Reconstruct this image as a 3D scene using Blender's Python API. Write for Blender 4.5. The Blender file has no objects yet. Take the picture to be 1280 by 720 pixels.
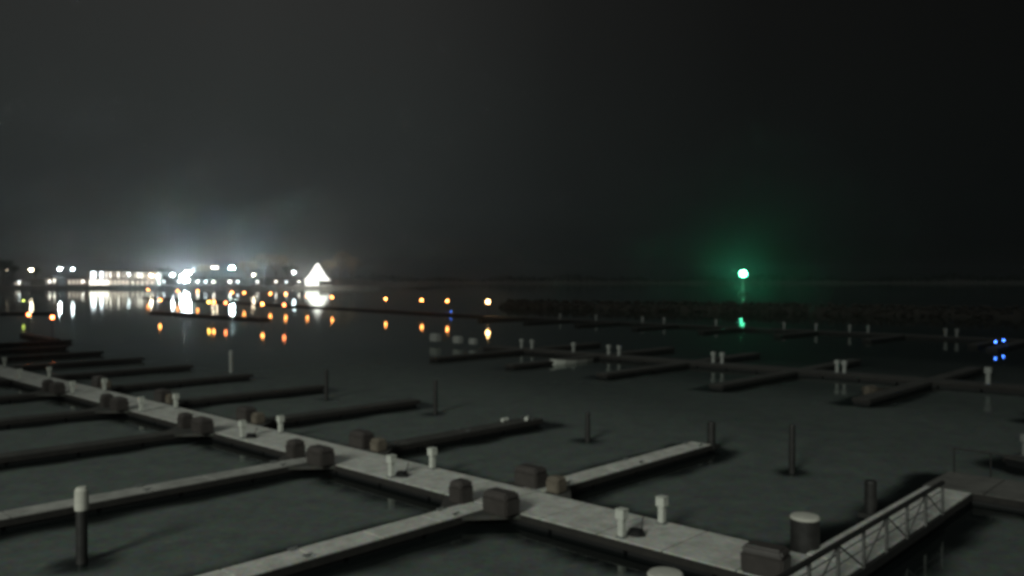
import bpy, math, random
from math import sin, cos, pi, radians, atan2, sqrt

random.seed(7)
sc = bpy.context.scene
COL = sc.collection

# ------------------------------------------------------------------ camera
F = 1030.0                      # focal length in pixels of the 1280 wide photograph
cam = bpy.data.cameras.new('camera')
cam.sensor_width = 36.0
cam.lens = F / 1280.0 * 36.0
cam.clip_start = 0.1
cam.clip_end = 9000
cam.dof.use_dof = True          # the webcam is focused too near: everything is slightly soft
cam.dof.focus_distance = 5.0
cam.dof.aperture_fstop = 1.45
co = bpy.data.objects.new('camera', cam)
COL.objects.link(co)
co.location = (0, 0, 8.4)
co.rotation_euler = (radians(90 - 0.556), 0, 0)
sc.camera = co

# ------------------------------------------------------------------ render settings
sc.view_settings.view_transform = 'Standard'
sc.view_settings.look = 'None'
sc.view_settings.exposure = 0.0
sc.view_settings.gamma = 1.0
sc.cycles.use_denoising = True
sc.cycles.use_adaptive_sampling = False
sc.cycles.max_bounces = 5
sc.cycles.volume_bounces = 0
sc.cycles.transparent_max_bounces = 6
sc.cycles.sample_clamp_indirect = 0.5
sc.cycles.pixel_filter_type = 'BLACKMAN_HARRIS'
sc.cycles.filter_width = 2.6
sc.cycles.caustics_reflective = False

# ------------------------------------------------------------------ world: night sky with town glow on the left
w = bpy.data.worlds.new('World')
sc.world = w
w.use_nodes = True
w.cycles.sampling_method = 'NONE'
nt = w.node_tree
nt.nodes.clear()
def N(t, **k):
    n = nt.nodes.new(t)
    for a, b in k.items():
        setattr(n, a, b)
    return n
out = N('ShaderNodeOutputWorld')
sky = N('ShaderNodeTexSky', sky_type='NISHITA', sun_disc=False)
sky.sun_elevation = radians(-6)
sky.sun_rotation = radians(200)
bg1 = N('ShaderNodeBackground'); bg1.inputs[1].default_value = 0.02
nt.links.new(sky.outputs[0], bg1.inputs[0])
tc = N('ShaderNodeTexCoord')
sx = N('ShaderNodeSeparateXYZ')
nt.links.new(tc.outputs['Generated'], sx.inputs[0])
at = N('ShaderNodeMath', operation='ARCTAN2')
nt.links.new(sx.outputs[0], at.inputs[0]); nt.links.new(sx.outputs[1], at.inputs[1])
mr = N('ShaderNodeMapRange'); mr.inputs[1].default_value = -pi; mr.inputs[2].default_value = pi
nt.links.new(at.outputs[0], mr.inputs[0])
rp = N('ShaderNodeValToRGB')     # brightness round the compass: 0.5 is straight ahead
el = rp.color_ramp.elements
el[0].position = 0.0; el[0].color = (.7, .7, .7, 1)
el[1].position = 1.0; el[1].color = (.7, .7, .7, 1)
for p, v in ((.25, .5), (.36, .18), (.41, .21), (.45, .235), (.48, .19), (.51, .095), (.545, .05), (.60, .028), (.64, .02), (.75, .3)):
    e = el.new(p); e.color = (v, v, v, 1)
nt.links.new(mr.outputs[0], rp.inputs[0])
re = N('ShaderNodeValToRGB')     # tint and brightness up the sky
el = re.color_ramp.elements
el[0].position = 0.0; el[0].color = (.50, .60, .58, 1)
el[1].position = 1.0; el[1].color = (.9, .95, .9, 1)
for p, c in ((.08, (.78, .93, .91)), (.18, (.88, 1.0, .96)), (.34, (.92, .94, .90)), (.6, (.9, .95, .9))):
    e = el.new(p); e.color = (*c, 1)
nt.links.new(sx.outputs[2], re.inputs[0])
mx = N('ShaderNodeMix', data_type='RGBA', blend_type='MULTIPLY'); mx.inputs[0].default_value = 1
nt.links.new(rp.outputs[0], mx.inputs[6]); nt.links.new(re.outputs[0], mx.inputs[7])
bg2 = N('ShaderNodeBackground'); bg2.inputs[1].default_value = 0.118
nt.links.new(mx.outputs[2], bg2.inputs[0])
rz_ = N('ShaderNodeMapRange'); rz_.interpolation_type = 'SMOOTHSTEP'      # low cloud overhead, lit by the town
rz_.inputs[1].default_value = .38; rz_.inputs[2].default_value = 1.0; rz_.inputs[3].default_value = 0; rz_.inputs[4].default_value = .075
nt.links.new(sx.outputs[2], rz_.inputs[0])
bg3 = N('ShaderNodeBackground'); bg3.inputs[0].default_value = (.88, 1, .93, 1)
nt.links.new(rz_.outputs[0], bg3.inputs[1])
ad0 = N('ShaderNodeAddShader'); nt.links.new(bg2.outputs[0], ad0.inputs[0]); nt.links.new(bg3.outputs[0], ad0.inputs[1])
ad = N('ShaderNodeAddShader')
nt.links.new(bg1.outputs[0], ad.inputs[0]); nt.links.new(ad0.outputs[0], ad.inputs[1])
nt.links.new(ad.outputs[0], out.inputs[0])

# ------------------------------------------------------------------ light: a flood lamp high on the shore behind the camera
from mathutils import Vector
sl = bpy.data.lights.new('shore_flood', 'SPOT')
sl.energy = 560000
sl.color = (.94, 1.0, .89)
sl.spot_size = radians(35)
sl.spot_blend = 1.0
sl.shadow_soft_size = 20
so = bpy.data.objects.new('shore_flood', sl)
COL.objects.link(so)
so.location = (-66, -100, 64)
so.rotation_euler = (Vector((-8, 38, 0)) - Vector(so.location)).to_track_quat('-Z', 'Y').to_euler()

# ------------------------------------------------------------------ materials
def mat(name, c, rough=.7, metal=0, noise=0.0, scale=3.0, bump=0.0, spec=.5, c2=None):
    m = bpy.data.materials.new(name); m.use_nodes = True
    t = m.node_tree; b = t.nodes['Principled BSDF']
    b.inputs['Roughness'].default_value = rough
    b.inputs['Metallic'].default_value = metal
    b.inputs['Specular IOR Level'].default_value = spec
    b.inputs['Base Color'].default_value = (*c, 1)
    if noise or c2:
        g = t.nodes.new('ShaderNodeTexCoord')
        n = t.nodes.new('ShaderNodeTexNoise'); n.inputs['Scale'].default_value = scale
        n.inputs['Detail'].default_value = 6; n.inputs['Roughness'].default_value = .65
        t.links.new(g.outputs['Object'], n.inputs['Vector'])
        r = t.nodes.new('ShaderNodeValToRGB')
        r.color_ramp.elements[0].position = .32; r.color_ramp.elements[1].position = .68
        lo = c2 if c2 else tuple(v * (1 - noise) for v in c)
        hi = c if c2 else tuple(min(1, v * (1 + noise)) for v in c)
        r.color_ramp.elements[0].color = (*lo, 1); r.color_ramp.elements[1].color = (*hi, 1)
        t.links.new(n.outputs[0], r.inputs[0]); t.links.new(r.outputs[0], b.inputs['Base Color'])
        if bump:
            bp = t.nodes.new('ShaderNodeBump'); bp.inputs['Strength'].default_value = bump
            bp.inputs['Distance'].default_value = .02
            t.links.new(n.outputs[0], bp.inputs['Height']); t.links.new(bp.outputs[0], b.inputs['Normal'])
    return m
def emis(name, c, s, sampled=False):
    s = min(s, 3000)
    # the glow one sees; the light it throws comes from a lamp of the same size in it
    m = bpy.data.materials.new(name); m.use_nodes = True
    t = m.node_tree; t.nodes.clear()
    e = t.nodes.new('ShaderNodeEmission'); o = t.nodes.new('ShaderNodeOutputMaterial')
    e.inputs[0].default_value = (*c, 1); e.inputs[1].default_value = s
    if not sampled: m.cycles.emission_sampling = 'NONE'
    t.links.new(e.outputs[0], o.inputs[0])
    return m

def frost(m, amt, scales):
    # granular frost: fine value and slight hue variation fixed to the surface
    t = m.node_tree; b = t.nodes['Principled BSDF'] if 'Principled BSDF' in t.nodes else None
    src = b.inputs['Base Color'].links[0].from_socket
    g = t.nodes.new('ShaderNodeTexCoord'); cur = src
    for sc_ in scales:
        n = t.nodes.new('ShaderNodeTexNoise'); n.inputs['Scale'].default_value = sc_; n.inputs['Detail'].default_value = 2
        t.links.new(g.outputs['Object'], n.inputs['Vector'])
        mr_ = t.nodes.new('ShaderNodeVectorMath'); mr_.operation = 'MULTIPLY_ADD'
        mr_.inputs[1].default_value = (amt * 4,) * 3; mr_.inputs[2].default_value = (1 - amt * 2,) * 3
        t.links.new(n.outputs['Color'], mr_.inputs[0])
        mm = t.nodes.new('ShaderNodeMix'); mm.data_type = 'RGBA'; mm.blend_type = 'MULTIPLY'; mm.inputs[0].default_value = 1
        t.links.new(cur, mm.inputs[6]); t.links.new(mr_.outputs[0], mm.inputs[7]); cur = mm.outputs[2]
    t.links.new(cur, b.inputs['Base Color'])
M = {}
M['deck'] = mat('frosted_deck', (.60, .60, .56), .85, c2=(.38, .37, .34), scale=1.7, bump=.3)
M['deck4'] = mat('half_lit_deck', (.30, .295, .275), .85, noise=.3, scale=1.2, bump=.3)  # light falloff on the second left finger, put into its deck colour
M['deck3'] = mat('dim_deck', (.12, .115, .105), .85, noise=.3, scale=1.2, bump=.3)  # the landing's weaker light, put into a darker deck colour
M['deck2'] = mat('dark_deck', (.042, .04, .036), .85, noise=.35, scale=1.3, bump=.3)  # plain darker deck colour for fingers, platforms and farther walkways
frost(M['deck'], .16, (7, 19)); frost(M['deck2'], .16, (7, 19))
M['timber'] = mat('dark_timber', (.016, .014, .012), .8, noise=.4, scale=4, bump=.3)
M['float'] = mat('black_float', (.006, .006, .0065), .6)
M['box'] = mat('brown_box', (.042, .036, .033), .55, noise=.2, scale=3)
M['boxlid'] = mat('brown_lid', (.05, .043, .04), .5, noise=.2, scale=3)
M['tan'] = mat('tan_box', (.13, .11, .085), .6, noise=.2, scale=3)
M['white'] = mat('white_plastic', (.52, .53, .48), .5, noise=.12, scale=5)
M['pale'] = mat('dull_white', (.30, .31, .29), .6, noise=.15, scale=4)
M['grey'] = mat('grey_metal', (.28, .29, .29), .45, metal=.6)
M['darkmetal'] = mat('dark_metal', (.035, .033, .032), .5, metal=.4, noise=.3, scale=5)
M['railgrey'] = mat('dull_rail_metal', (.11, .11, .105), .5, metal=.2, noise=.4, scale=5)
M['pile'] = mat('wet_pile', (.018, .017, .016), .6, noise=.4, scale=3, bump=.4)
M['pilecap'] = mat('frost_cap', (.46, .45, .40), .8, noise=.12, scale=4)
M['rock'] = mat('rock', (.065, .055, .045), .9, c2=(.03, .027, .023), scale=.6, bump=.5)
M['bark'] = mat('bark', (.09, .07, .05), .9, noise=.3, scale=2)
M['leaf'] = mat('dry_leaf', (.42, .34, .24), .9, c2=(.25, .20, .14), scale=.35)
M['ever'] = mat('evergreen', (.035, .05, .03), .9, c2=(.02, .03, .018), scale=.4)
M['ground'] = mat('ground_mat', (.16, .15, .13), .95, c2=(.07, .07, .06), scale=.05)
M['wall'] = mat('cream_wall', (.55, .50, .42), .8, noise=.1, scale=.5)
M['wall2'] = mat('pink_wall', (.5, .38, .33), .8, noise=.1, scale=.5)
M['wall3'] = mat('grey_wall', (.36, .38, .38), .8, noise=.1, scale=.5)
M['roof'] = mat('dark_roof', (.06, .06, .06), .8, noise=.2, scale=1)
M['concrete'] = mat('seawall_concrete', (.2, .2, .18), .9, noise=.3, scale=.4)
M['paintw'] = mat('white_paint', (.6, .6, .58), .4)
M['paintb'] = mat('blue_grey_paint', (.2, .24, .28), .35)
M['glass'] = mat('car_glass', (.02, .02, .025), .15)
M['tyre'] = mat('tyre_rubber', (.02, .02, .02), .8)
M['snowy'] = mat('snow_cover', (.65, .65, .63), .9, noise=.1, scale=.8)

# water: real mirror sheet with small ripples over dark depths
mw = bpy.data.materials.new('harbour_water'); mw.use_nodes = True
w.cycles.sampling_method = 'NONE'
t = mw.node_tree; t.nodes.clear()
o = t.nodes.new('ShaderNodeOutputMaterial')
g = t.nodes.new('ShaderNodeTexCoord')
mp = t.nodes.new('ShaderNodeMapping'); mp.inputs['Scale'].default_value = (1, 1, 1)
t.links.new(g.outputs['Object'], mp.inputs[0])
n1 = t.nodes.new('ShaderNodeTexNoise'); n1.inputs['Scale'].default_value = 1.6; n1.inputs['Detail'].default_value = 3
n2 = t.nodes.new('ShaderNodeTexNoise'); n2.inputs['Scale'].default_value = .16; n2.inputs['Detail'].default_value = 2
t.links.new(mp.outputs[0], n1.inputs['Vector']); t.links.new(mp.outputs[0], n2.inputs['Vector'])
b1 = t.nodes.new('ShaderNodeBump'); b1.inputs['Strength'].default_value = .3; b1.inputs['Distance'].default_value = .012
b2 = t.nodes.new('ShaderNodeBump'); b2.inputs['Strength'].default_value = .35; b2.inputs['Distance'].default_value = .05
t.links.new(n1.outputs[0], b1.inputs['Height']); t.links.new(n2.outputs[0], b2.inputs['Height'])
t.links.new(b1.outputs[0], b2.inputs['Normal'])
gl = t.nodes.new('ShaderNodeBsdfGlossy'); gl.inputs['Roughness'].default_value = .04
gl.inputs['Color'].default_value = (.95, 1.0, .97, 1)
df = t.nodes.new('ShaderNodeBsdfDiffuse'); df.inputs['Color'].default_value = (.006, .008, .008, 1)
fr = t.nodes.new('ShaderNodeFresnel'); fr.inputs[0].default_value = 1.38
t.links.new(b2.outputs[0], gl.inputs['Normal'])
mxs = t.nodes.new('ShaderNodeMixShader')
t.links.new(fr.outputs[0], mxs.inputs[0]); t.links.new(df.outputs[0], mxs.inputs[1]); t.links.new(gl.outputs[0], mxs.inputs[2])
# thin grey ice cover, melted around docks and piles (coverage stored on the mesh)
ia = t.nodes.new('ShaderNodeAttribute'); ia.attribute_name = 'ice'
n3_ = t.nodes.new('ShaderNodeTexNoise'); n3_.inputs['Scale'].default_value = .7; n3_.inputs['Detail'].default_value = 7; n3_.inputs['Roughness'].default_value = .7
t.links.new(g.outputs['Object'], n3_.inputs['Vector'])
ir = t.nodes.new('ShaderNodeValToRGB'); ir.color_ramp.elements[0].position = .3; ir.color_ramp.elements[1].position = .72
ir.color_ramp.elements[0].color = (.085, .10, .094, 1); ir.color_ramp.elements[1].color = (.13, .15, .138, 1)
t.links.new(n3_.outputs[0], ir.inputs[0])
ice = t.nodes.new('ShaderNodeBsdfPrincipled'); ice.inputs['Roughness'].default_value = .6; ice.inputs['Specular IOR Level'].default_value = .12
t.links.new(ir.outputs[0], ice.inputs['Base Color']); t.links.new(b1.outputs[0], ice.inputs['Normal'])
mxi = t.nodes.new('ShaderNodeMixShader')
t.links.new(ia.outputs['Fac'], mxi.inputs[0]); t.links.new(mxs.outputs[0], mxi.inputs[1]); t.links.new(ice.outputs[0], mxi.inputs[2])
t.links.new(mxi.outputs[0], o.inputs[0])
M['water'] = mw
frost(mw, .2, (3.5, 11))

# ------------------------------------------------------------------ mesh builder
class MB:
    def __init__(s): s.v = []; s.f = []
    def box(s, x0, x1, y0, y1, z0, z1, tap=0):
        i = len(s.v); a = tap
        s.v += [(x0, y0, z0), (x1, y0, z0), (x1, y1, z0), (x0, y1, z0),
                (x0 + a, y0 + a, z1), (x1 - a, y0 + a, z1), (x1 - a, y1 - a, z1), (x0 + a, y1 - a, z1)]
        s.f += [(i, i+3, i+2, i+1), (i+4, i+5, i+6, i+7), (i, i+1, i+5, i+4), (i+1, i+2, i+6, i+5), (i+2, i+3, i+7, i+6), (i+3, i, i+4, i+7)]
        return s
    def lathe(s, prof, cx=0, cy=0, seg=16, ph=0):
        i = len(s.v)
        for r, z in prof:
            for k in range(seg):
                a = 2 * pi * k / seg + ph
                s.v.append((cx + r * cos(a), cy + r * sin(a), z))
        for j in range(len(prof) - 1):
            for k in range(seg):
                a = i + j * seg + k; b = i + j * seg + (k + 1) % seg
                s.f.append((a, b, b + seg, a + seg))
        s.f.append(tuple(i + k for k in reversed(range(seg))))
        s.f.append(tuple(i + (len(prof) - 1) * seg + k for k in range(seg)))
        return s
    def tube(s, p, q, r, seg=8, r2=None):
        p = Vector(p); q = Vector(q); d = (q - p).normalized()
        a = d.orthogonal().normalized(); b = d.cross(a); i = len(s.v)
        for c, rr in ((p, r), (q, r if r2 is None else r2)):
            for k in range(seg):
                w = c + a * rr * cos(2*pi*k/seg) + b * rr * sin(2*pi*k/seg); s.v.append(tuple(w))
        for k in range(seg):
            s.f.append((i + k, i + (k+1) % seg, i + seg + (k+1) % seg, i + seg + k))
        s.f.append(tuple(i + k for k in reversed(range(seg)))); s.f.append(tuple(i + seg + k for k in range(seg)))
        return s
    def prism(s, pts, z0, z1):
        i = len(s.v); n = len(pts)
        s.v += [(x, y, z0) for x, y in pts] + [(x, y, z1) for x, y in pts]
        s.f.append(tuple(i + k for k in reversed(range(n)))); s.f.append(tuple(i + n + k for k in range(n)))
        for k in range(n): s.f.append((i + k, i + (k+1) % n, i + n + (k+1) % n, i + n + k))
        return s
    def ball(s, c, r, seg=12, ring=7, sz=1):
        return s.lathe([(r * sin(pi * (k + .02) / (ring + .04)) + 1e-4, c[2] - r * sz * cos(pi * k / ring)) for k in range(ring + 1)], c[0], c[1], seg)
    def mesh(s, name, m, bevel=0, smooth=False):
        me = bpy.data.meshes.new(name); me.from_pydata(s.v, [], s.f); me.materials.append(m); me.validate(); me.update()
        if bevel:
            import bmesh
            bm = bmesh.new(); bm.from_mesh(me)
            bmesh.ops.bevel(bm, geom=bm.edges[:], offset=bevel, segments=2, affect='EDGES', clamp_overlap=True)
            bm.to_mesh(me); bm.free()
        if smooth:
            for p in me.polygons: p.use_smooth = True
        return me
    def build(s, name, m, parent=None, bevel=0, smooth=False, label=None):
        ob = bpy.data.objects.new(name, s.mesh(name, m, bevel, smooth)); COL.objects.link(ob)
        ob.parent = parent
        if label: ob['label'] = label
        return ob

def tag(o, label=None, cat=None, group=None, kind=None):
    if label: o['label'] = label
    if cat: o['category'] = cat
    if group: o['group'] = group
    if kind: o['kind'] = kind
    return o
def empty(name, loc, rz, label, cat, group=None):
    e = bpy.data.objects.new(name, None); COL.objects.link(e)
    e.location = loc; e.rotation_euler = (0, 0, rz); e.empty_display_size = .2
    return tag(e, label, cat, group)
def kids(o): return [c for c in COL.objects if c.parent == o]
def dup(root, loc, rz, label, sc_=1.0):
    r = root.copy(); COL.objects.link(r)
    r.location = loc; r.rotation_euler = (0, 0, rz); r['label'] = label; r.scale = (sc_,) * 3
    for c in kids(root):
        d = c.copy(); COL.objects.link(d); d.parent = r
        for g in kids(c):
            e = g.copy(); COL.objects.link(e); e.parent = d
    return r
def maker(build_fn, melt=0):
    """first call builds the thing, later calls copy it"""
    st = {}
    def f(loc, rz, label, scale=1.0):
        if melt: PILES.append((loc[0], loc[1], melt))
        if 'r' not in st:
            st['r'] = build_fn(loc, rz, label); st['r'].scale = (scale,) * 3
            return st['r']
        return dup(st['r'], loc, rz, label, scale)
    return f
ORD = ['first', 'second', 'third', 'fourth', 'fifth', 'sixth', 'seventh', 'eighth', 'ninth', 'tenth', 'eleventh', 'twelfth', 'thirteenth', 'fourteenth', 'fifteenth', 'sixteenth', 'seventeenth', 'eighteenth', 'nineteenth', 'twentieth']

# marina frame: s runs along the walkways (away to the left), n across them (away to the right)
OX, OY = 5.17, 25.35
UX, UY = -.728, .686
NX, NY = .686, .728
AN = atan2(NY, NX); AU = atan2(UY, UX)
DZ = .4
def P(s, n, z=0): return (OX + s * UX + n * NX, OY + s * UY + n * NY, z)
def G(px, v, h=8.0):     # a point of the place at depth f*h/v
    d = F * h / v
    return ((px - 640) / F * d, d)

# ------------------------------------------------------------------ water, land, far land
b = MB(); b.v = [(-2600, -150, -.6), (2600, -150, -.6), (2600, 3000, -.6), (-2600, 3000, -.6)]; b.f = [(0, 1, 2, 3)]
tag(b.build('harbour_bed', M['rock']), kind='structure')

# shore terrain on the left, a point of land that ends past the tent
def terrain():
    b = MB(); xs = [-1500 + i * 25 for i in range(57)]; ys = [800, 806, 830, 860, 900, 1000, 1200]
    for x in xs:
        for j, y in enumerate(ys):
            e = min(1, max(0, (-130 - x) / 60.0))
            h = [2.2, 2.4, 3, 6, 9, 10, 8][j] + (random.random() - .5) * [0, .1, .5, 1.5, 2, 2, 2][j]
            b.v.append((x, y + (1 - e) * 8, h * (.35 + .65 * e)))
    for i in range(len(xs) - 1):
        for j in range(len(ys) - 1):
            a = i * len(ys) + j; b.f.append((a, a + len(ys), a + len(ys) + 1, a + 1))
    ob = b.build('terrain', M['ground'], smooth=True)
    return tag(ob, kind='structure')
terrain()
sw = MB().box(-1500, -128, 799.2, 800.4, -1, 2.75).build('seawall', M['concrete'])
tag(sw, 'long low concrete seawall along the lit far shore', 'seawall')
# low dark land closing the harbour far behind
b = MB(); xs = [-2500 + i * 50 for i in range(101)]
for x in xs:
    for y, h in ((1900, .3), (1930, 4), (2100, 9), (2600, 6)):
        b.v.append((x, y, h + (random.random() - .5) * h * .4 - (0.6 if y == 1900 else 0)))
for i in range(100):
    for j in range(3):
        a = i * 4 + j; b.f.append((a, a + 4, a + 5, a + 1))
tag(b.build('hills', M['ground'], smooth=True), kind='structure')
def wood():
    b = MB()
    for k in range(9000):
        x = random.uniform(-2300, 2300); y = random.uniform(1935, 2050)
        top = 8 + 5 * sin(x * .013) + 4 * sin(x * .041 + 2) + random.uniform(-2, 5)
        z = 4 + random.random() ** .7 * max(3, top)
        s = random.uniform(1.5, 3.5); a = random.random() * pi; i = len(b.v)
        dx, dy = cos(a) * s, sin(a) * s; t_ = random.uniform(.4, 1) * s
        b.v += [(x - dx, y - dy, z - t_), (x + dx, y + dy, z - t_ * .6), (x + dx * .5, y + dy * .5, z + t_), (x - dx * .7, y - dy * .7, z + t_ * .7)]
        b.f.append((i, i+1, i+2, i+3))
    return tag(b.build('distant_wood', M['ever']), 'low dark wood along the far side of the harbour', 'wood', kind='stuff')
wood()

# ------------------------------------------------------------------ docks
DOCKS, PILES = [], []
def dock(name, s0, n0, length, width, ang, label, cat, group=None, deck='deck', seams=True, cleats=0, loc=None):
    """starts at local x = 0 and runs along local +x"""
    p = loc if loc else P(s0, n0, 0)
    DOCKS.append((p[0], p[1], ang, length, width))
    r = empty(name, p, ang, label, cat, group)
    hw = width / 2
    d = MB()
    if seams:
        x = 0; step = 2.4
        while x < length - .01:
            d.box(x + .03, min(x + step, length) - .03, -hw, hw, DZ - .09, DZ); x += step
    else:
        d.box(0, length, -hw, hw, DZ - .09, DZ)
    d.build('deck', M[deck], r)
    t_ = MB()
    t_.box(.02, length - .02, -hw - .06, -hw - .004, DZ - .26, DZ - .035)
    t_.box(.02, length - .02, hw + .004, hw + .06, DZ - .26, DZ - .035)
    t_.box(length + .004, length + .06, -hw, hw, DZ - .26, DZ - .035)
    t_.build('fender_strip', M['timber'], r)
    f = MB(); x = .1
    while x < length - .6:
        e = min(x + 2.9, length - .1); f.box(x, e, -hw + .03, hw - .03, -.45, DZ - .1); x += 3.05
    f.build('float', M['float'], r)
    for k in range(cleats):
        cx = 1.6 + k * (length - 2.4) / max(1, cleats - 1)
        for sgn in (-1, 1):
            c = MB(); y = sgn * (hw - .12)
            c.box(cx - .06, cx - .03, y - .02, y + .02, DZ, DZ + .07); c.box(cx + .03, cx + .06, y - .02, y + .02, DZ, DZ + .07)
            c.box(cx - .16, cx + .16, y - .025, y + .025, DZ + .07, DZ + .11)
            c.build('cleat', M['grey'], r)
    return r

S0, SP = 7.3, 10.9
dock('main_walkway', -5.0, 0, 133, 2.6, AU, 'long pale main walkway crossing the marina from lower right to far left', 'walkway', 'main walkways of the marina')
NR = 9
names_side = {1: 'right', -1: 'left'}
def gusset(s, side, label):
    pts = [P(s - 1.9, side * 1.37), P(s + 1.9, side * 1.37), P(s + .56, side * 2.9), P(s - .56, side * 2.9)]
    if side < 0: pts = pts[::-1]
    c = P(s, side * 1.37)
    b = MB().prism([(x - c[0], y - c[1]) for x, y, z in pts], DZ - .16, DZ - .012)
    ob = b.build('corner_platform', M['deck2']); ob.location = (c[0], c[1], 0)
    return tag(ob, label, 'platform', 'corner platforms at the finger roots')
for k in range(10):
    s = S0 + SP * k
    near = k < 2
    for side in (1, -1):
        if side < 0 and k > 7: continue
        L = 12.4 if side > 0 else 14
        if k == 9: L = 16.5
        lab = '%s finger dock on the %s side of the main walkway, counting from the gangway' % (ORD[k], names_side[side])
        if k == 0 and side < 0: lab = 'pale frosted finger dock reaching the bottom edge of the picture'
        if k == 0 and side > 0: lab = 'short finger dock with a pale strip, nearest on the right of the main walkway'
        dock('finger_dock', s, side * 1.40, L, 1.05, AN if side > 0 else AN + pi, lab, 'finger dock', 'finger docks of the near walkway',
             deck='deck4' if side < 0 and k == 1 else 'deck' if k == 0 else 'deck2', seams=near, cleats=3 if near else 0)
        # platform sits on the finger root, its own thickness proud
for k in range(5):
    pass

# second walkway
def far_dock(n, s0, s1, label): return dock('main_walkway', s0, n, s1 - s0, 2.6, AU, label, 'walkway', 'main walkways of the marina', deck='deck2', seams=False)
far_dock(49.1, -12, 57, 'dark second walkway with fingers pointing to the camera, mid distance')
for k in range(-1, 5):
    s = S0 + SP * k
    dock('finger_dock', s, 47.7, 13.2, 1.1, AN + pi, '%s dark finger dock pointing to the camera off the second walkway, from the right' % ORD[k+1], 'finger dock', 'finger docks of the second walkway', deck='deck2', seams=False)
    dock('finger_dock', s, 50.5, 12, 1.1, AN, '%s dark finger dock on the far side of the second walkway, from the right' % ORD[k+1], 'finger dock', 'far fingers of the second walkway', deck='deck2', seams=False)
# third walkway (two straight legs)
A3, B3, C3 = Vector((80, 98, 0)), Vector((-5.4, 185, 0)), Vector((-172, 386, 0))
def leg(a, b_, label):
    d = b_ - a
    return dock('main_walkway', 0, 0, d.length, 2.6, atan2(d.y, d.x), label, 'walkway', 'main walkways of the marina', deck='deck2', seams=False, loc=tuple(a))
leg(A3, B3, 'third walkway lined with small white pedestals, far right')
leg(B3, C3, 'far walkway carrying the long row of orange lamps on the left')
d3 = (B3 - A3).normalized(); n3 = Vector((d3.y, -d3.x, 0));
if n3.y > 0: n3 = -n3
for k in range(9):
    q = A3 + d3 * (6 + 13 * k) + n3 * 1.4
    dock('finger_dock', 0, 0, 12, 1.1, atan2(n3.y, n3.x), '%s low finger dock off the third walkway, from the right' % ORD[k], 'finger dock', 'finger docks of the third walkway', deck='deck2', seams=False, loc=tuple(q))
far_dock(68, 142, 196, 'short far walkway with scattered orange lamps, left')

# gangway walkway at lower right
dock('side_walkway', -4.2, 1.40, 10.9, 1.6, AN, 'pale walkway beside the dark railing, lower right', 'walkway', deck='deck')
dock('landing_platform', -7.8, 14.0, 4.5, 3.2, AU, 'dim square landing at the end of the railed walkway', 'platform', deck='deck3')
dock('finger_dock', 0, 0, 9, 1.6, radians(20), 'small dock running off the right edge behind the landing', 'dock', deck='deck2', loc=(22.6, 36.6, 0))

def railing():
    r = empty('truss_railing', P(-5.12, -4.2, 0), AN, 'dark steel truss railing running diagonally along the side walkway', 'railing')
    L = 12.6; zb, zt = DZ + .10, DZ + 1.12
    MB().box(0, L, -.05, .05, zt - .05, zt + .06).build('top_rail', M['darkmetal'], r)
    MB().box(0, L, -.06, .06, zb - .30, zb - .06).build('bottom_rail', M['darkmetal'], r)
    n = 7
    for k in range(n + 1):
        x = .06 + k * (L - .12) / n
        MB().box(x - .04, x + .04, -.04, .04, zb - .06, zt - .05).build('post', M['railgrey'], r)
        if k < n:
            x2 = x + (L - .12) / n
            a, c = (zb, zt - .06) if k % 2 else (zt - .06, zb)
            MB().tube((x + .05, .0, a), (x2 - .05, .0, c), .028, 6).build('diagonal_brace', M['railgrey'], r)
    for k, z in enumerate((DZ + .5, DZ + .8)):
        MB().box(0, L, .055, .085, z - .012, z + .012).build('mid_rail', M['grey'], r)
railing()
def landing_rail():
    r = empty('landing_railing', P(-7.7, 15.5, 0), AU, 'low dark railing round the square landing', 'railing')
    MB().tube((0, 0, DZ + 1.0), (4.2, 0, DZ + 1.0), .04).build('top_rail', M['darkmetal'], r)
    for x in (.05, 1.4, 2.8, 4.15):
        MB().tube((x, 0, DZ - .05), (x, 0, DZ + 1.0), .035).build('post', M['darkmetal'], r)
landing_rail()

# ------------------------------------------------------------------ piles
def mk_pile(loc, rz, label):
    r = empty('mooring_pile', loc, rz, label, 'pile', 'thin dark mooring piles')
    MB().lathe([(.14, -2), (.14, 1.2), (.125, 2.05), (.10, 2.12)], seg=14).build('shaft', M['pile'], r, smooth=False)
    b = MB().lathe([(.15, .55), (.15, .62)], seg=14); b.build('steel_band', M['darkmetal'], r)
    return r
pile = maker(mk_pile, .3)
for i, (s, n) in enumerate(((2.05, 12.4), (12.9, 11.9), (25.3, 12.3), (35.6, 11.2))):
    pile(P(s, n, 0 if i != 1 else -.6), i, '%s thin dark pile in the open water right of the main walkway' % ORD[i])
def mk_cpile(loc, rz, label):
    r = empty('capped_pile', loc, rz, label, 'pile')
    MB().lathe([(.16, -2), (.16, 1.5), (.15, 1.62)], seg=14).build('shaft', M['pile'], r)
    MB().lathe([(.19, 1.58), (.20, 1.66), (.19, 2.16), (.13, 2.26)], seg=16).build('cap', M['pilecap'], r)
    return r
q = P(12.4, -13.0, 0)
PILES.append((q[0], q[1], .4))
mk_cpile(q, 0, 'dark pile with a pale cone cap standing in water at lower left')
def mk_gpile(loc, rz, label):
    r = empty('guide_pile', loc, rz, label, 'pile', 'broad round guide piles')
    MB().lathe([(.42, -2), (.42, 1.2), (.40, 1.24)], seg=28).build('shaft', M['pile'], r)
    MB().lathe([(.435, 1.244), (.435, 1.29), (.40, 1.33), (.2, 1.36)], seg=28).build('cap', M['pilecap'], r, smooth=False, label='pale frosted flat top')
    return r
gp = maker(mk_gpile, .8)
gp(P(-3.1, 2.0, 0), 0, 'broad dark round pile with pale flat top, right of the main walkway')
gp(P(-2.7, -5.0, 0), 0, 'broad round pile whose pale top just shows at the bottom edge')
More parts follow.
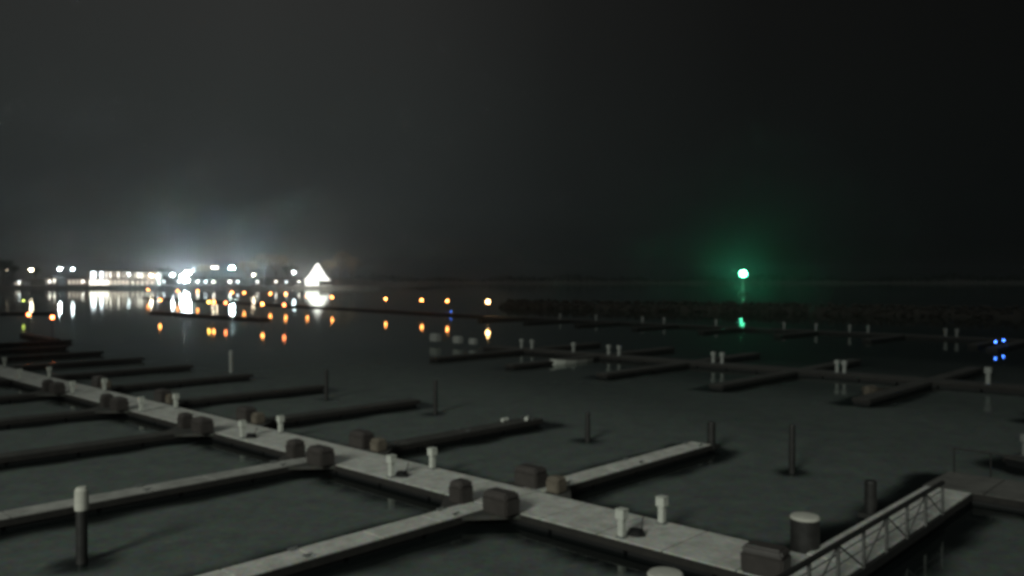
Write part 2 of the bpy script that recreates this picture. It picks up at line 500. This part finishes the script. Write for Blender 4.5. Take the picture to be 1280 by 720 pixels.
def mk_tpile(loc, rz, label):
    r = empty('guide_pile', loc, rz, label, 'pile')
    MB().lathe([(.2, -2), (.2, 1.35), (.17, 1.42)], seg=16).build('shaft', M['pile'], r)
    MB().box(-.32, .32, -.32, .32, .15, .32).build('collar', M['darkmetal'], r)
    return r
mk_tpile(P(-3.08, 7.4, 0), AN, 'dark guide pile breaking the pale side walkway behind the railing')
mk_tpile(P(S0 - .3, 14.2, 0), AN, 'dark guide pile at the tip of the nearest right finger')

# ------------------------------------------------------------------ pedestals
def mk_ped(loc, rz, label, m='white', grp='white power pedestals'):
    r = empty('power_pedestal', loc, rz, label, 'pedestal', grp)
    MB().box(-.14, .14, -.14, .14, 0, .05).build('base', M['grey'], r)
    MB().box(-.10, .10, -.10, .10, .05, .58).build('body', M[m], r, bevel=.015)
    MB().box(-.155, .155, -.155, .155, .581, .86).box(-.17, .17, -.17, .17, .863, .90).build('head', M[m], r, bevel=.02)
    p = MB().box(-.08, .08, -.165, -.157, .64, .80).build('outlet_panel', M['grey'], r)
    return r
ped = maker(mk_ped)
ped2 = maker(lambda a, b, c: mk_ped(a, b, c, 'pale', 'pale pedestals on the farther walkways'))
for i, s in enumerate((1.3, 12.7, 24.7, 36.9, 48.4, 60, 72, 84)):
    ped(P(s, 1.02, DZ), AU, '%s white power pedestal on the far edge of the main walkway, from the gangway' % ORD[i])
    ped(P(s + .1, -1.08, DZ), AU, '%s white power pedestal on the near edge of the main walkway, from the gangway' % ORD[i])
# second walkway pairs
for i, (x, v, t_) in enumerate(((1236, 128, 'large'), (1047, 115, ''), (1056, 114.5, ''), (892, 104, ''), (903, 104, ''), (761, 93.5, ''), (774, 93.5, ''), (652, 86, ''), (665, 86, ''), (717, 90, ''))):
    X, Y = G(x, v)
    a = (x - 640) / F; p0 = P(0, 49.1); s = (a * p0[1] - p0[0]) / (UX - a * UY)   # where that bearing meets the walkway axis
    ped2(P(s, 49.1, DZ), AU, '%s pale pedestal on the second walkway, from the right' % ORD[i], 1.45 if i == 0 else 1.2)
for i, (x, y) in enumerate(((1196, 421), (1182, 420), (1085, 416), (1062, 415), (1020, 413), (980, 411), (895, 408), (830, 405), (803, 404), (745, 399), (700, 396))):
    a = (x - 640) / F     # where that bearing meets the third walkway
    tt = (a * A3.y - A3.x) / (d3.x - a * d3.y)
    q = A3 + d3 * tt
    ped2((q.x, q.y, DZ), 0, '%s tiny pale pedestal on the third walkway, from the right' % ORD[i], 1.25)
ped2((23.3, 37.3, DZ), 0, 'pale pedestal at the right edge of the picture behind the landing', 1.1)

def mk_coil(loc, rz, label):
    r = empty('shore_power_cord', loc, rz, label, 'cord', 'dark coiled cords by the pedestals')
    b = MB(); prev = None
    for k in range(76):
        a = k * 2 * pi / 18; rr_ = .26 - .018 * (k // 18); p = (rr_ * cos(a), rr_ * sin(a), .03 + .045 * (k / 18))
        if prev: b.tube(prev, p, .022, 6)
        prev = p
    b.build('coil', M['float'], r)
    MB().tube(prev, (.02, .33, .5), .018, 6).build('lead', M['float'], r)
    return r
coil = maker(mk_coil)
for i, s in enumerate((1.3, 12.7, 24.7)):
    coil(P(s - .12, -.72 if i else -.62, DZ), AU + pi, 'dark coiled cord at the foot of the %s near pedestal from the gangway' % ORD[i])
# ------------------------------------------------------------------ dock boxes
def boxmk(name, w_, d_, h_, m1, m2, group, cat):
    def f(loc, rz, label):
        r = empty(name, loc, rz, label, cat, group)
        MB().box(-w_/2, w_/2, -d_/2, d_/2, 0, h_ * .74, -.02).build('body', M[m1], r, bevel=.05)
        MB().box(-w_/2 - .03, w_/2 + .03, -d_/2 - .03, d_/2 + .03, h_ * .742, h_, .09).build('lid', M[m2], r, bevel=.06)
        MB().box(-.06, .06, -d_/2 - .075, -d_/2 - .047, h_ * .66, h_ * .80).build('latch', M['grey'], r)
        return r
    return maker(f)
bigbox = boxmk('dock_box', 1.15, .7, .78, 'box', 'boxlid', 'dark brown dock boxes', 'dock box')
smallbox = boxmk('dock_box', .66, .62, .80, 'box', 'boxlid', 'upright brown dock boxes', 'dock box')
tanbox = boxmk('dock_box', .6, .55, .6, 'tan', 'tan', 'tan dock boxes', 'dock box')
whitebox = boxmk('dock_box', 1.3, .8, .95, 'pale', 'pale', 'white dock boxes', 'dock box')
for k in range(5):
    s = S0 + SP * k
    if k == 0:
        a, b_, c, d = ('wide dark brown dock box at the root of the pale finger dock', 'narrow dark box left of the wide one at the pale finger root',
                       'dark dock box across the walkway at the root of the nearest right finger', 'tan box at the root of the nearest right finger')
    else:
        a, b_, c, d = ['%s at the root of the %s finger pair' % (t_, ORD[k]) for t_ in ('wide dark dock box on the near edge', 'narrow dark box on the near edge', 'dark dock box on the far edge', 'tan box on the far edge')]
    bigbox(P(s - 1.3, -1.72, DZ), AU + .0, a)
    smallbox(P(s + .75, -1.68, DZ), AU, b_)
    bigbox(P(s + .45, 1.75, DZ), AU, c)
    tanbox(P(s - .85, 1.75, DZ), AU, d)
    for side in (1, -1):
        gusset(s, side, 'low dark corner platform under the boxes on the %s side of the %s finger pair' % ({1: 'far', -1: 'near'}[side], ORD[k]))
bigbox(P(-3.3, -.95, DZ), AU + .1, 'dark dock box near the end of the main walkway beside the railing')
for i, (x, v) in enumerate(((513, 79), (545, 81), (571, 82))):
    X, Y = G(x, v); s = (X - OX) * UX + (Y - OY) * UY
    whitebox(P(s, 49.3, DZ), AU, ['large pale dock box at the far left end of the second walkway', 'pale dock box second from the left end of the second walkway', 'pale dock box third from the left end of the second walkway'][i], [1.05, .9, .75][i])
def mk_fender(loc, rz, label):
    r = empty('fender', loc, rz, label, 'fender', 'small white fenders')
    MB().tube((-.22, 0, .12), (.22, 0, .12), .11, 12).build('body', M['white'], r)
    MB().tube((.221, 0, .12), (.30, 0, .12), .03, 8).build('eyelet', M['grey'], r)
    return r
fd = maker(mk_fender)
fd(P(S0 + SP + .3, 11.5, DZ), AN, 'small white fender on the tip of the second right finger')
fd(P(S0 + SP - .3, 12.7, DZ), AN + .5, 'small white fender at the far corner of the second right finger')
fd(P(S0 + SP - .55, -.9, DZ), 1, 'small white fender on the near edge of the main walkway by the narrow dark box')
fd(P(33.6, .3, DZ), 1, 'small white fender lying on the main walkway beyond the third finger pair')

# ------------------------------------------------------------------ small boats
def skiff(loc, rz, L, W, m, label):
    r = empty('skiff', loc, rz, label, 'boat')
    secs = [(-.5, .82, .30), (-.3, 1, .32), (0, 1, .34), (.25, .78, .40), (.42, .36, .50), (.5, .03, .56)]
    b = MB()
    for x, w_, h in secs:
        b.v += [(x * L, -w_ * W / 2, h), (x * L, -w_ * W / 2 * .78, -.02), (x * L, 0, -.16), (x * L, w_ * W / 2 * .78, -.02), (x * L, w_ * W / 2, h),
                (x * L, w_ * W / 2 * .84, h - .02), (x * L, 0, .05), (x * L, -w_ * W / 2 * .84, h - .02)]
    for i in range(len(secs) - 1):
        for k in range(8):
            a = i * 8 + k; c = i * 8 + (k + 1) % 8; b.f.append((a, c, c + 8, a + 8))
    b.f.append((7, 6, 5, 4, 3, 2, 1, 0)); e = (len(secs) - 1) * 8; b.f.append(tuple(e + k for k in range(8)))
    b.build('hull', M[m], r, smooth=False)
    for x in (-.25, .08): MB().box(x * L - .12, x * L + .12, -W * .41, W * .41, .22, .25).build('thwart', M['timber'], r)
    return r
skiff(P(9.0, 41.5, 0), AN + pi, 3.4, 1.5, 'tan', 'tan open skiff moored beside a finger of the second walkway, right')
skiff(P(39.6, 43.0, 0), AN + pi, 6.0, 2.0, 'white', 'long pale open skiff moored by the second walkway, mid distance')

# ------------------------------------------------------------------ lamps
E = {
 'orange': emis('sodium_glow', (1, .31, .075), 26),
 'red': emis('red_orange_glow', (1, .22, .07), 24),
 'gold': emis('gold_glow', (1, .56, .10), 24),
 'bright': emis('bright_warm_glow', (1, .55, .22), 30),
 'dim': emis('dim_glow', (1, .4, .15), .5),
 'blue': emis('blue_glow', (.06, .20, 1), 14),
 'yg': emis('yellow_green_glow', (.75, .9, .15), 8),
}
def glow(parent, loc, r_, col, watts):
    l = bpy.data.lights.new('lamp_light', 'POINT'); l.energy = watts; l.color = col; l.shadow_soft_size = r_ * 1.08
    o_ = bpy.data.objects.new('lamp_light', l); COL.objects.link(o_); o_.parent = parent; o_.location = loc
    o_.visible_glossy = False       # the bulb itself is what the water mirrors
    return o_
LC = {'orange': ((1, .42, .14), 900), 'red': ((1, .33, .14), 300), 'gold': ((1, .7, .25), 300), 'bright': ((1, .70, .40), 3000), 'dim': ((1, .5, .25), 12), 'yg': ((.75, .95, .2), 100)}
def lampmk(key, group, r_=.2):
    def f(loc, rz, label):
        r = empty('walkway_lamp', loc, rz, label, 'lamp', group)
        MB().lathe([(.07, 0), (.05, .2), (.045, 2.62)], seg=8).build('post', M['darkmetal'], r)
        MB().lathe([(.12, 2.62), (.13, 2.68)], seg=10).build('collar', M['darkmetal'], r)
        MB().ball((0, 0, 2.70 + r_), r_, 12, 7).build('globe', E[key], r, smooth=True)
        glow(r, (0, 0, 2.70 + r_), r_, *LC[key])
        return r
    return maker(f)
lo = lampmk('orange', 'orange lamps along the far walkway', .27)
for i, (x, y) in enumerate(((185, 364), (222, 366), (247, 366.5), (290, 368), (305, 369), (338, 370), (357, 371), (384, 371.5), (415, 373), (482, 375.5), (527, 377), (559, 378))):
    a = (x - 640) / F
    dd = (C3 - B3); tt = (a * B3.y - B3.x) / (dd.x - a * dd.y); q = B3 + dd * tt
    lo((q.x, q.y, DZ), 0, '%s orange lamp from the left in the long row on the far walkway' % ORD[i], 1.0 if q.y < 260 else 1.15)
lb = lampmk('bright', 'bright end lamp', .42)
lb((-5.4, 184.2, DZ), 0, 'brightest pale orange lamp at the right end of the long row')
l2 = lampmk('orange', 'scattered orange lamps', .26)
lr = lampmk('red', 'red orange lamps', .22)
lg = lampmk('gold', 'golden lamps', .22)
def at68(x):
    a = (x - 640) / F; p0 = P(142, 68); tt = (a * p0[1] - p0[0]) / (UX - a * UY); return (p0[0] + UX * tt, p0[1] + UY * tt, DZ)
l2(at68(200), 0, 'orange lamp standing alone left of the lower group of lamps')
lg(at68(261), 0, 'golden lamp at the left of the closely set lower group')
l2(at68(267), 0, 'orange lamp close beside the golden lamp in the lower group')
lr(at68(282), 0, 'reddish lamp third in the lower group')
l2(at68(328), 0, 'bright orange lamp with a long streak on the water, lower group')
lr(at68(355), 0, 'reddish lamp at the right end of the lower group')
lr((-71, 121, DZ), 0, 'red orange lamp at the far left edge, left of a pair')
lr((-62.5, 112, DZ), 0, 'red orange lamp at the far left edge, right of a pair')
dock('finger_dock', 0, 0, 16, 1.4, radians(-47), 'dark dock under the pair of red orange lamps at far left', 'dock', deck='deck2', seams=False, loc=(-73, 123.5, 0))
ly = lampmk('yg', 'green lamp', .18)
dock('finger_dock', 0, 0, 12, 1.4, radians(10), 'small dark dock under the yellow green lamp at far left', 'dock', deck='deck2', seams=False, loc=(-126, 203, 0))
ly((-121, 204, DZ), 0, 'faint yellow green lamp near the left edge')
def mk_blue(loc, rz, label):
    r = empty('marker_light', loc, rz, label, 'marker light', 'small blue lights')
    MB().lathe([(.05, 0), (.05, .5)], seg=8).build('post', M['darkmetal'], r)
    MB().lathe([(.09, .501), (.10, .6), (.07, .68)], seg=10).build('lens', E['blue'], r)
    glow(r, (0, 0, .6), .1, (.1, .25, 1), 60)
    return r
bl = maker(mk_blue)
dock('finger_dock', 0, 0, 16, 1.2, AN, 'dark dock carrying the pair of blue lights', 'dock', deck='deck2', seams=False, loc=(56.6, 97.2, 0))
bl((57.9, 98.6, DZ), 0, 'small blue light at right, left of a pair')
bl((60.4, 101.2, DZ), 0, 'small blue light at right, right of a pair')
q = B3 + (C3 - B3) * .055
bl((q.x, q.y, DZ), 0, 'tiny blue light between the orange lamps', .7)


# ------------------------------------------------------------------ water sheet: one mesh, with an ice coverage value per vertex
import numpy as np
def axis(lo, hi, step, far_lo, far_hi):
    a = list(np.arange(lo, hi + .01, step)); d = step; x = lo
    pre = []
    while x > far_lo: d *= 1.6; x = max(far_lo, x - d); pre.append(x)
    d = step; x = hi; post = []
    while x < far_hi: d *= 1.6; x = min(far_hi, x + d); post.append(x)
    return np.array(pre[::-1] + a + post)
def water():
    xs = axis(-62, 56, .45, -2600, 2600); ys = axis(12, 100, .45, -150, 3000)
    X, Y = np.meshgrid(xs, ys); V = np.stack([X, Y], -1)
    D = np.full(X.shape, 1e6)
    for (x0, y0, ang, L, W_) in DOCKS:
        dx, dy = X - x0, Y - y0; u = dx * cos(ang) + dy * sin(ang); v = -dx * sin(ang) + dy * cos(ang)
        qx = np.maximum(np.maximum(-u, u - L), 0); qy = np.maximum(abs(v) - W_ / 2, 0)
        D = np.minimum(D, np.hypot(qx, qy) - (.98 if W_ > 2 else .88))
    for x0, y0, r_ in PILES:
        D = np.minimum(D, np.hypot(X - x0, Y - y0) - r_)
    wob = .28 * np.sin(X * 1.3 + 1.7 * np.sin(Y * .6)) + .22 * np.sin(Y * 1.9 + X * .8) + .18 * np.sin(X * 3.1 - Y * 2.3)
    I = np.clip((D + .5 * wob) / .8, 0, 1); I = I * I * (3 - 2 * I)
    far = Y + .25 * X + 4 * np.sin(X * .11) + 3 * np.sin(X * .31 + Y * .2)
    Fd = np.clip((100 - far) / 60.0, 0, 1); I = I * Fd * Fd * (3 - 2 * Fd)
    ny, nx = X.shape
    me = bpy.data.meshes.new('water')
    co_ = np.zeros((nx * ny, 3), np.float32); co_[:, 0] = X.ravel(); co_[:, 1] = Y.ravel()
    idx = np.arange(nx * ny).reshape(ny, nx)
    q = np.stack([idx[:-1, :-1], idx[:-1, 1:], idx[1:, 1:], idx[1:, :-1]], -1).reshape(-1, 4)
    me.vertices.add(nx * ny); me.vertices.foreach_set('co', co_.ravel())
    me.loops.add(q.size); me.loops.foreach_set('vertex_index', q.ravel().astype(np.int32))
    me.polygons.add(len(q)); me.polygons.foreach_set('loop_start', (np.arange(len(q)) * 4).astype(np.int32))
    me.update(calc_edges=True)
    a = me.attributes.new('ice', 'FLOAT', 'POINT'); a.data.foreach_set('value', I.ravel().astype(np.float32))
    me.materials.append(M['water'])
    ob = bpy.data.objects.new('water', me); COL.objects.link(ob); tag(ob, kind='structure')
water()

# ------------------------------------------------------------------ breakwater and green beacon
def breakwater():
    b = MB(); p0 = Vector((-2, 255.5, 0)); p1 = Vector((190, 137, 0)); d = (p1 - p0); L = d.length; d.normalize(); nn = Vector((-d.y, d.x, 0))
    rr = random.Random(3)
    for k in range(2300):
        s = rr.uniform(0, L); o_ = rr.uniform(-4.6, 4.6)
        z = 2.45 * (1 - abs(o_) / 4.9) ** .7 + rr.uniform(-.3, .15)
        c = p0 + d * s + nn * o_; r = rr.uniform(.35, .8); i = len(b.v)
        ax = [(1,0,0),(-1,0,0),(0,1,0),(0,-1,0),(0,0,1),(0,0,-1)]; ro = rr.random() * pi
        for (x, y, zz) in ax:
            j = rr.uniform(.7, 1.15) * r
            b.v.append((c.x + (x * cos(ro) - y * sin(ro)) * j, c.y + (x * sin(ro) + y * cos(ro)) * j, z + zz * j * .7))
        for t_ in ((0,2,4),(2,1,4),(1,3,4),(3,0,4),(2,0,5),(1,2,5),(3,1,5),(0,3,5)): b.f.append(tuple(i + q for q in t_))
    i = len(b.v)
    for e in (p0, p1):
        for o_, z in ((-5.6, -1), (-2.2, 1.5), (2.2, 1.5), (5.6, -1)):
            c = e + nn * o_; b.v.append((c.x, c.y, z))
    for k in range(4): b.f.append((i + k, i + (k+1) % 4, i + 4 + (k+1) % 4, i + 4 + k))
    b.f.append((i, i+3, i+2, i+1)); b.f.append((i+4, i+5, i+6, i+7))
    tag(b.build('breakwater', M['rock']), 'low dark rubble breakwater in front of the green beacon', 'breakwater')
    return p0, d
bp0, bd = breakwater()
def beacon():
    q = Vector(((929 - 640) / F * 480, 480, 0))
    zt = 8.4 + 8 * q.y / F
    r = empty('green_beacon', (q.x, q.y, 1.0), 0, 'bright green beacon on a slim white tower beyond the breakwater', 'beacon')
    MB().lathe([(3.2, -2.4), (3.0, .6)], seg=24).build('plinth', M['concrete'], r)
    h = zt - 1.0 - 1.8
    MB().lathe([(.8, .6), (.6, h)], seg=18).build('tower', M['paintw'], r, smooth=False)
    MB().lathe([(1.5, h + .002), (1.5, h + .1)], seg=18).build('gallery', M['darkmetal'], r)
    g_ = MB()
    for k in range(10):
        an = k * pi / 5; g_.tube((1.4 * cos(an), 1.4 * sin(an), h + .1), (1.4 * cos(an), 1.4 * sin(an), h + .8), .03, 5)
    g_.build('railing', M['darkmetal'], r)
    e = emis('green_lens', (.12, 1, .52), 90)
    MB().lathe([(.2, h + .101), (.24, h + .6)], seg=12).build('lamp_housing', M['darkmetal'], r)
    MB().ball((0, 0, h + 1.8), 1.8, 16, 10).build('lens', e, r, smooth=True)
    glow(r, (0, 0, h + 1.8), 1.8, (.04, 1, .44), 60000)
beacon()
def mk_wpile(loc, rz, label):
    r = empty('white_pile', loc, rz, label, 'pile')
    MB().lathe([(.17, -2), (.17, 1.55), (.16, 1.6)], seg=14).build('shaft', M['pale'], r)
    MB().lathe([(.20, 1.601), (.21, 1.75), (.12, 2.0)], seg=14).build('cap', M['pale'], r)
mk_wpile((-25.6, 75.0, 0), 0, 'slim white pile in open water beyond the left walkway, mirrored in the water')

# ------------------------------------------------------------------ lit far shore
def sx_(x, y=800): return (x - 640) / F * y
def gz(y): return 2.4 if y < 820 else 3.0
ewin = emis('window_light', (1, .93, .80), 4)
ewinc = emis('cool_window_light', (.86, .95, 1), 9)
edim = emis('soft_window_light', (1, .88, .72), 1.1)
def house(x0, x1, depth, yf, zt, wallm, label, wins, storey2=None, gable=False):
    X0, X1 = sx_(x0, yf), sx_(x1, yf); c = (X0 + X1) / 2; hw = (X1 - X0) / 2; z0 = 2.4
    r = empty('waterfront_building', (c, yf, z0), 0, label, 'building')
    H = zt - z0
    MB().box(-hw, hw, 0, depth, -.5, H).build('wall', M[wallm], r)
    rf = MB()
    if gable:
        rf.v += [(-hw - .6, -.6, H + .003), (hw + .6, -.6, H + .003), (hw + .6, depth, H + .003), (-hw - .6, depth, H + .003), (0, -.6, H + hw * .55), (0, depth, H + hw * .55)]
        rf.f += [(0, 1, 4), (2, 3, 5), (1, 2, 5, 4), (3, 0, 4, 5), (0, 3, 2, 1)]
    else:
        rf.box(-hw - .5, hw + .5, -.5, depth + .5, H + .003, H + .55)
    rf = rf.build('roof', M['roof'], r)
    MB().box(hw * .4, hw * .4 + 1.2, depth * .4, depth * .4 + 1.2, H + .3, H + 2.0).build('chimney', M['wall2'], rf)
    for (px, w_, ya, yb, em) in wins:
        wx = sx_(px, yf) - c; zb, zt_ = 8.4 - (yb - 350) * yf / F - z0, 8.4 - (ya - 350) * yf / F - z0
        f = MB().box(wx - w_/2 - .12, wx + w_/2 + .12, -.10, -.003, zb - .12, zt_ + .12).build('window', M['paintw'], r)
        MB().box(wx - w_/2, wx + w_/2, -.16, -.103, zb, zt_).build('pane', em, f)
    dr = MB().box(hw * .7, hw * .7 + 1.1, -.08, -.003, 0, 2.2).build('door', M['roof'], r)
    return r
W = []
for px, w_, e in ((117, 4.6, ewinc), (127, 2.6, ewinc), (133, 1.1, ewin), (138, 1.3, ewin), (143, 1.1, edim), (148, 1.3, ewin), (153, 1.0, edim), (157, 1.2, edim)):
    W.append((px, w_, 340, 347.5, e))
for px in range(114, 160, 5): W.append((px, 2.9, 350, 356, ewin if px < 136 else edim))
house(109, 160, 14, 806, 17.2, 'wall', 'long cream two storey building with tall lit windows', W)
W = [(px, 1.2, 341, 347.5, e) for px, e in ((163, edim), (169, edim), (173, ewin), (177, ewin), (181, edim))] + [(px, 2.4, 351, 356, edim) for px in range(166, 196, 6)]
house(161, 196, 12, 808, 15.6, 'wall', 'shorter cream building right of the long lit one', W)
house(82, 107, 12, 807, 9.8, 'wall2', 'low pinkish building left of the long lit one', [(px, 2.0, 350, 355, edim) for px in (87, 92, 97, 102)])
house(56, 73, 14, 812, 9.6, 'wall3', 'small grey gabled building near the tall lamp masts', [(62, 1.5, 348, 353, edim), (68, 1.5, 348, 353, ewin)], gable=True)
house(14, 30, 10, 815, 6.5, 'wall3', 'low grey shed at the far left of the lit shore', [(20, 1.5, 353, 355.5, edim), (24, 1.5, 353, 355.5, ewin)])

# flood masts
def mast(px, py, power, col, size, label, yf=803):
    size *= 1.3
    X = sx_(px, yf); z = 8.4 - (py - 350) * yf / F
    r = empty('lamp_mast', (X, yf, 2.3), 0, label, 'lamp mast', 'lamp masts on the far shore')
    h = z - 2.3
    MB().lathe([(.22, 0), (.12, h - .2)], seg=8).build('mast', M['darkmetal'], r)
    MB().box(-size * .8, size * .8, -.15, .15, h - .199, h - .05).build('crossarm', M['darkmetal'], r)
    e = emis('flood_glow', col, power * 1.6)
    for s_ in ((-.45, .45) if size > .7 else (0,)):
        MB().box(s_ * size - size * .36, s_ * size + size * .36, -.5, .5, h - .047, h + size * .8, .1).build('lamp_head', e, r)
    glow(r, (0, -1.2, h + size * .4), 1.2, col, power * 26)
    return r
white, cool, warm = (.80, .94, 1), (.62, .90, 1), (1, .82, .60)
mast(9, 338, 3, warm, .5, 'faint warm lamp at the left edge of the far shore')
mast(39, 338, 60, warm, 1.0, 'leftmost bright lamp mast of the far shore')
mast(75, 337, 120, white, 1.1, 'bright lamp mast behind the small grey building', 818)
mast(91, 337, 80, white, .9, 'bright lamp mast above the low pinkish building', 825)
mast(161, 343, 30, white, .6, 'small lamp mast between the two cream buildings')
mast(189, 345, 60, warm, .9, 'lamp mast in front of the shorter cream building')
mast(197, 347, 16, white, .6, 'small lamp mast right of the shorter cream building')
mast(216, 344, 120, white, 1.0, 'bright lamp mast left of the brightest light')
mast(229, 347, 420, cool, 2.2, 'low flood lamp at the left of the brightest cluster')
mast(235, 342, 420, white, 2.0, 'tallest flood lamp of the brightest cluster')
mast(233, 352, 260, white, 1.8, 'lowest flood lamp of the brightest cluster')
mast(242, 336, 8, white, .6, 'faint lamp just right of the brightest cluster')
mast(266, 335, 30, warm, .7, 'left lamp of the close high pair')
mast(271, 335, 24, warm, .7, 'right lamp of the close high pair')
mast(290, 336, 380, cool, 1.7, 'bright bluish lamp mast standing alone high on the shore')
mast(317, 344, 60, warm, .8, 'small warm lamp mast between bright bluish mast and tent')
mast(367.5, 341, 60, white, .8, 'small lamp mast just left of the lit tent')

for i, (px, pw) in enumerate(((24, 8), (62, 10), (104, 8), (205, 10), (224, 14), (247, 16), (257, 12), (267, 14), (287, 16), (297, 14), (322, 9), (345, 8), (358, 8), (374, 9))):
    mast(px, 352.5, pw, (1, .95, .84) if i % 3 else (.85, .96, 1), .55 + .1 * (i % 3), '%s low quay lamp from the left, just above the far seawall' % ORD[i], 801.5)
# lit tent
def tent():
    yf = 806; cx = sx_(393.5, yf); r = empty('peaked_tent', (cx, yf + 11, 2.6), 0, 'white peaked tent glowing brightly at the right end of the shore lights', 'tent')
    e = emis('lit_canvas', (1, .98, .90), 2.6, True); e2 = emis('lit_inner_wall', (1, .98, .9), 2.2, True); b = MB()
    prof = [(11.2, 5.2), (8.8, 7.6), (6.0, 11.6), (3.6, 16.4), (1.7, 20.6), (.3, 22.2)]
    b.lathe([(r_ * 1.414 * .98, z) for r_, z in prof], seg=4, ph=pi / 4)
    b.build('canopy', e, r)
    for x, y in ((-10.6, -10.6), (10.6, -10.6), (-10.6, 10.6), (10.6, 10.6)):
        MB().lathe([(.15, 0), (.15, 5.2)], x, y, 8).build('pole', M['grey'], r)
    MB().box(-9.8, 3.5, -9.0, -8.6, -.2, 4.6).build('side_wall', e2, r)
    MB().box(4, 16, -9.0, -6, -.2, .9).build('counter', M['paintw'], r)
    MB().tube((10.6, -10.5, 5.2), (16, -10.5, 0), .12).build('guy_rope', M['white'], r)
glow(None, (sx_(393.5, 806), 780, 12), 3, (1, .97, .88), 30000)  # unseen light added in front of the tent to brighten haze and trees
tent()

# parked cars on the quay
def mk_car(loc, rz, label):
    r = empty('parked_car', loc, rz, label, 'car', 'cars parked along the far quay')
    MB().prism([(-2.2, -.9), (2.2, -.9), (2.2, .9), (-2.2, .9)], .35, .95).build('body', M['paintw'], r, bevel=.12)
    MB().box(-1.2, 1.0, -.8, .8, .952, 1.5, .25).build('cabin', M['glass'], r)
    for x in (-1.4, 1.4):
        for y in (-.92, .92): MB().tube((x, y - .1, .34), (x, y + .1, .34), .34, 14).build('wheel', M['tyre'], r)
    return r
car = maker(mk_car)
for i, px in enumerate((205, 212, 246, 254, 259, 266, 285, 294, 300, 317, 325, 341, 352, 372)):
    car((sx_(px, 803), 803, 2.3), random.uniform(-.1, .1), '%s pale car from the left parked on the quay right of the cream buildings' % ORD[i], 1.15)
# trees
def mk_tree(seed, h, m):
    def f(loc, rz, label):
        rr = random.Random(seed)
        r = empty('tree', loc, rz, label, 'tree', 'trees on the far shore')
        b = MB(); b.tube((0, 0, -1), (0, 0, h * .35), .45, 8, .3)
        tips = []
        def br(p, d, l, ra, lev):
            q = p + d * l; b.tube(p, q, ra, 5, ra * .6); tips.append(q)
            if lev:
                for _ in range(3):
                    nd = (d + Vector((rr.uniform(-.8, .8), rr.uniform(-.8, .8), rr.uniform(-.1, .5)))).normalized()
                    br(q, nd, l * rr.uniform(.6, .8), ra * .6, lev - 1)
        for _ in range(4):
            br(Vector((0, 0, h * rr.uniform(.25, .35))), Vector((rr.uniform(-.6, .6), rr.uniform(-.6, .6), 1)).normalized(), h * .25, .25, 3)
        b.build('trunk', M['bark'], r)
        c = MB()
        for t_ in tips:
            if rr.random() < .25: continue
            for _ in range(16):
                p = t_ + Vector([rr.gauss(0, h * .045) for _ in range(3)]); s = rr.uniform(.25, .6)
                a = Vector([rr.uniform(-1, 1) for _ in range(3)]).normalized() * s; g_ = a.orthogonal().normalized() * s; i = len(c.v)
                c.v += [tuple(p - a), tuple(p + g_), tuple(p + a), tuple(p - g_ * .6)]; c.f.append((i, i+1, i+2, i+3))
        c.build('crown', M[m], r)
        return r
    return maker(f)
T = [mk_tree(1, 26, 'leaf'), mk_tree(2, 26, 'leaf'), mk_tree(3, 26, 'ever')]
for i, (px, y, k, s, lab) in enumerate(((4, 840, 2, 1.0, 'dark tree at the very left edge of the far shore'), (14, 835, 2, .8, 'dark tree second from the left edge of the far shore'),
        (44, 850, 2, .7, 'small dark tree right of the leftmost lamp mast'), (206, 850, 2, .7, 'dark tree behind the shorter cream building'),
        (255, 850, 0, .8, 'bare tree right of the brightest light cluster'), (310, 840, 1, .95, 'brown tree right of the bright bluish mast'), (328, 835, 0, 1.25, 'tallest brown tree between bluish mast and tent'),
        (345, 838, 1, 1.2, 'tall brown tree left of the lit tent'), (361, 846, 2, .8, 'dark tree close left of the lit tent'), (412, 850, 1, 1.0, 'brown tree close right behind the lit tent'), (425, 836, 0, 1.3, 'tallest brown tree right of the lit tent'),
        (439, 842, 1, 1.1, 'rightmost brown tree of the far shore'))):
    T[k]((sx_(px, y), y, 3.2), i * 1.3, lab, s)

# ------------------------------------------------------------------ haze
hz = MB().box(-3100, 3100, -200, 3100, -1.6, 60)
ho = hz.build('haze', bpy.data.materials.new('haze_air'))
tag(ho, 'thin night haze over the harbour', 'haze', kind='stuff')
m = ho.data.materials[0]; m.use_nodes = True; t = m.node_tree; t.nodes.clear()
o = t.nodes.new('ShaderNodeOutputMaterial'); pv = t.nodes.new('ShaderNodeVolumePrincipled')
pv.inputs['Color'].default_value = (.9, .93, .95, 1); pv.inputs['Density'].default_value = .00032; pv.inputs['Anisotropy'].default_value = .87
t.links.new(pv.outputs[0], o.inputs['Volume'])
m.cycles.volume_sampling = 'EQUIANGULAR'
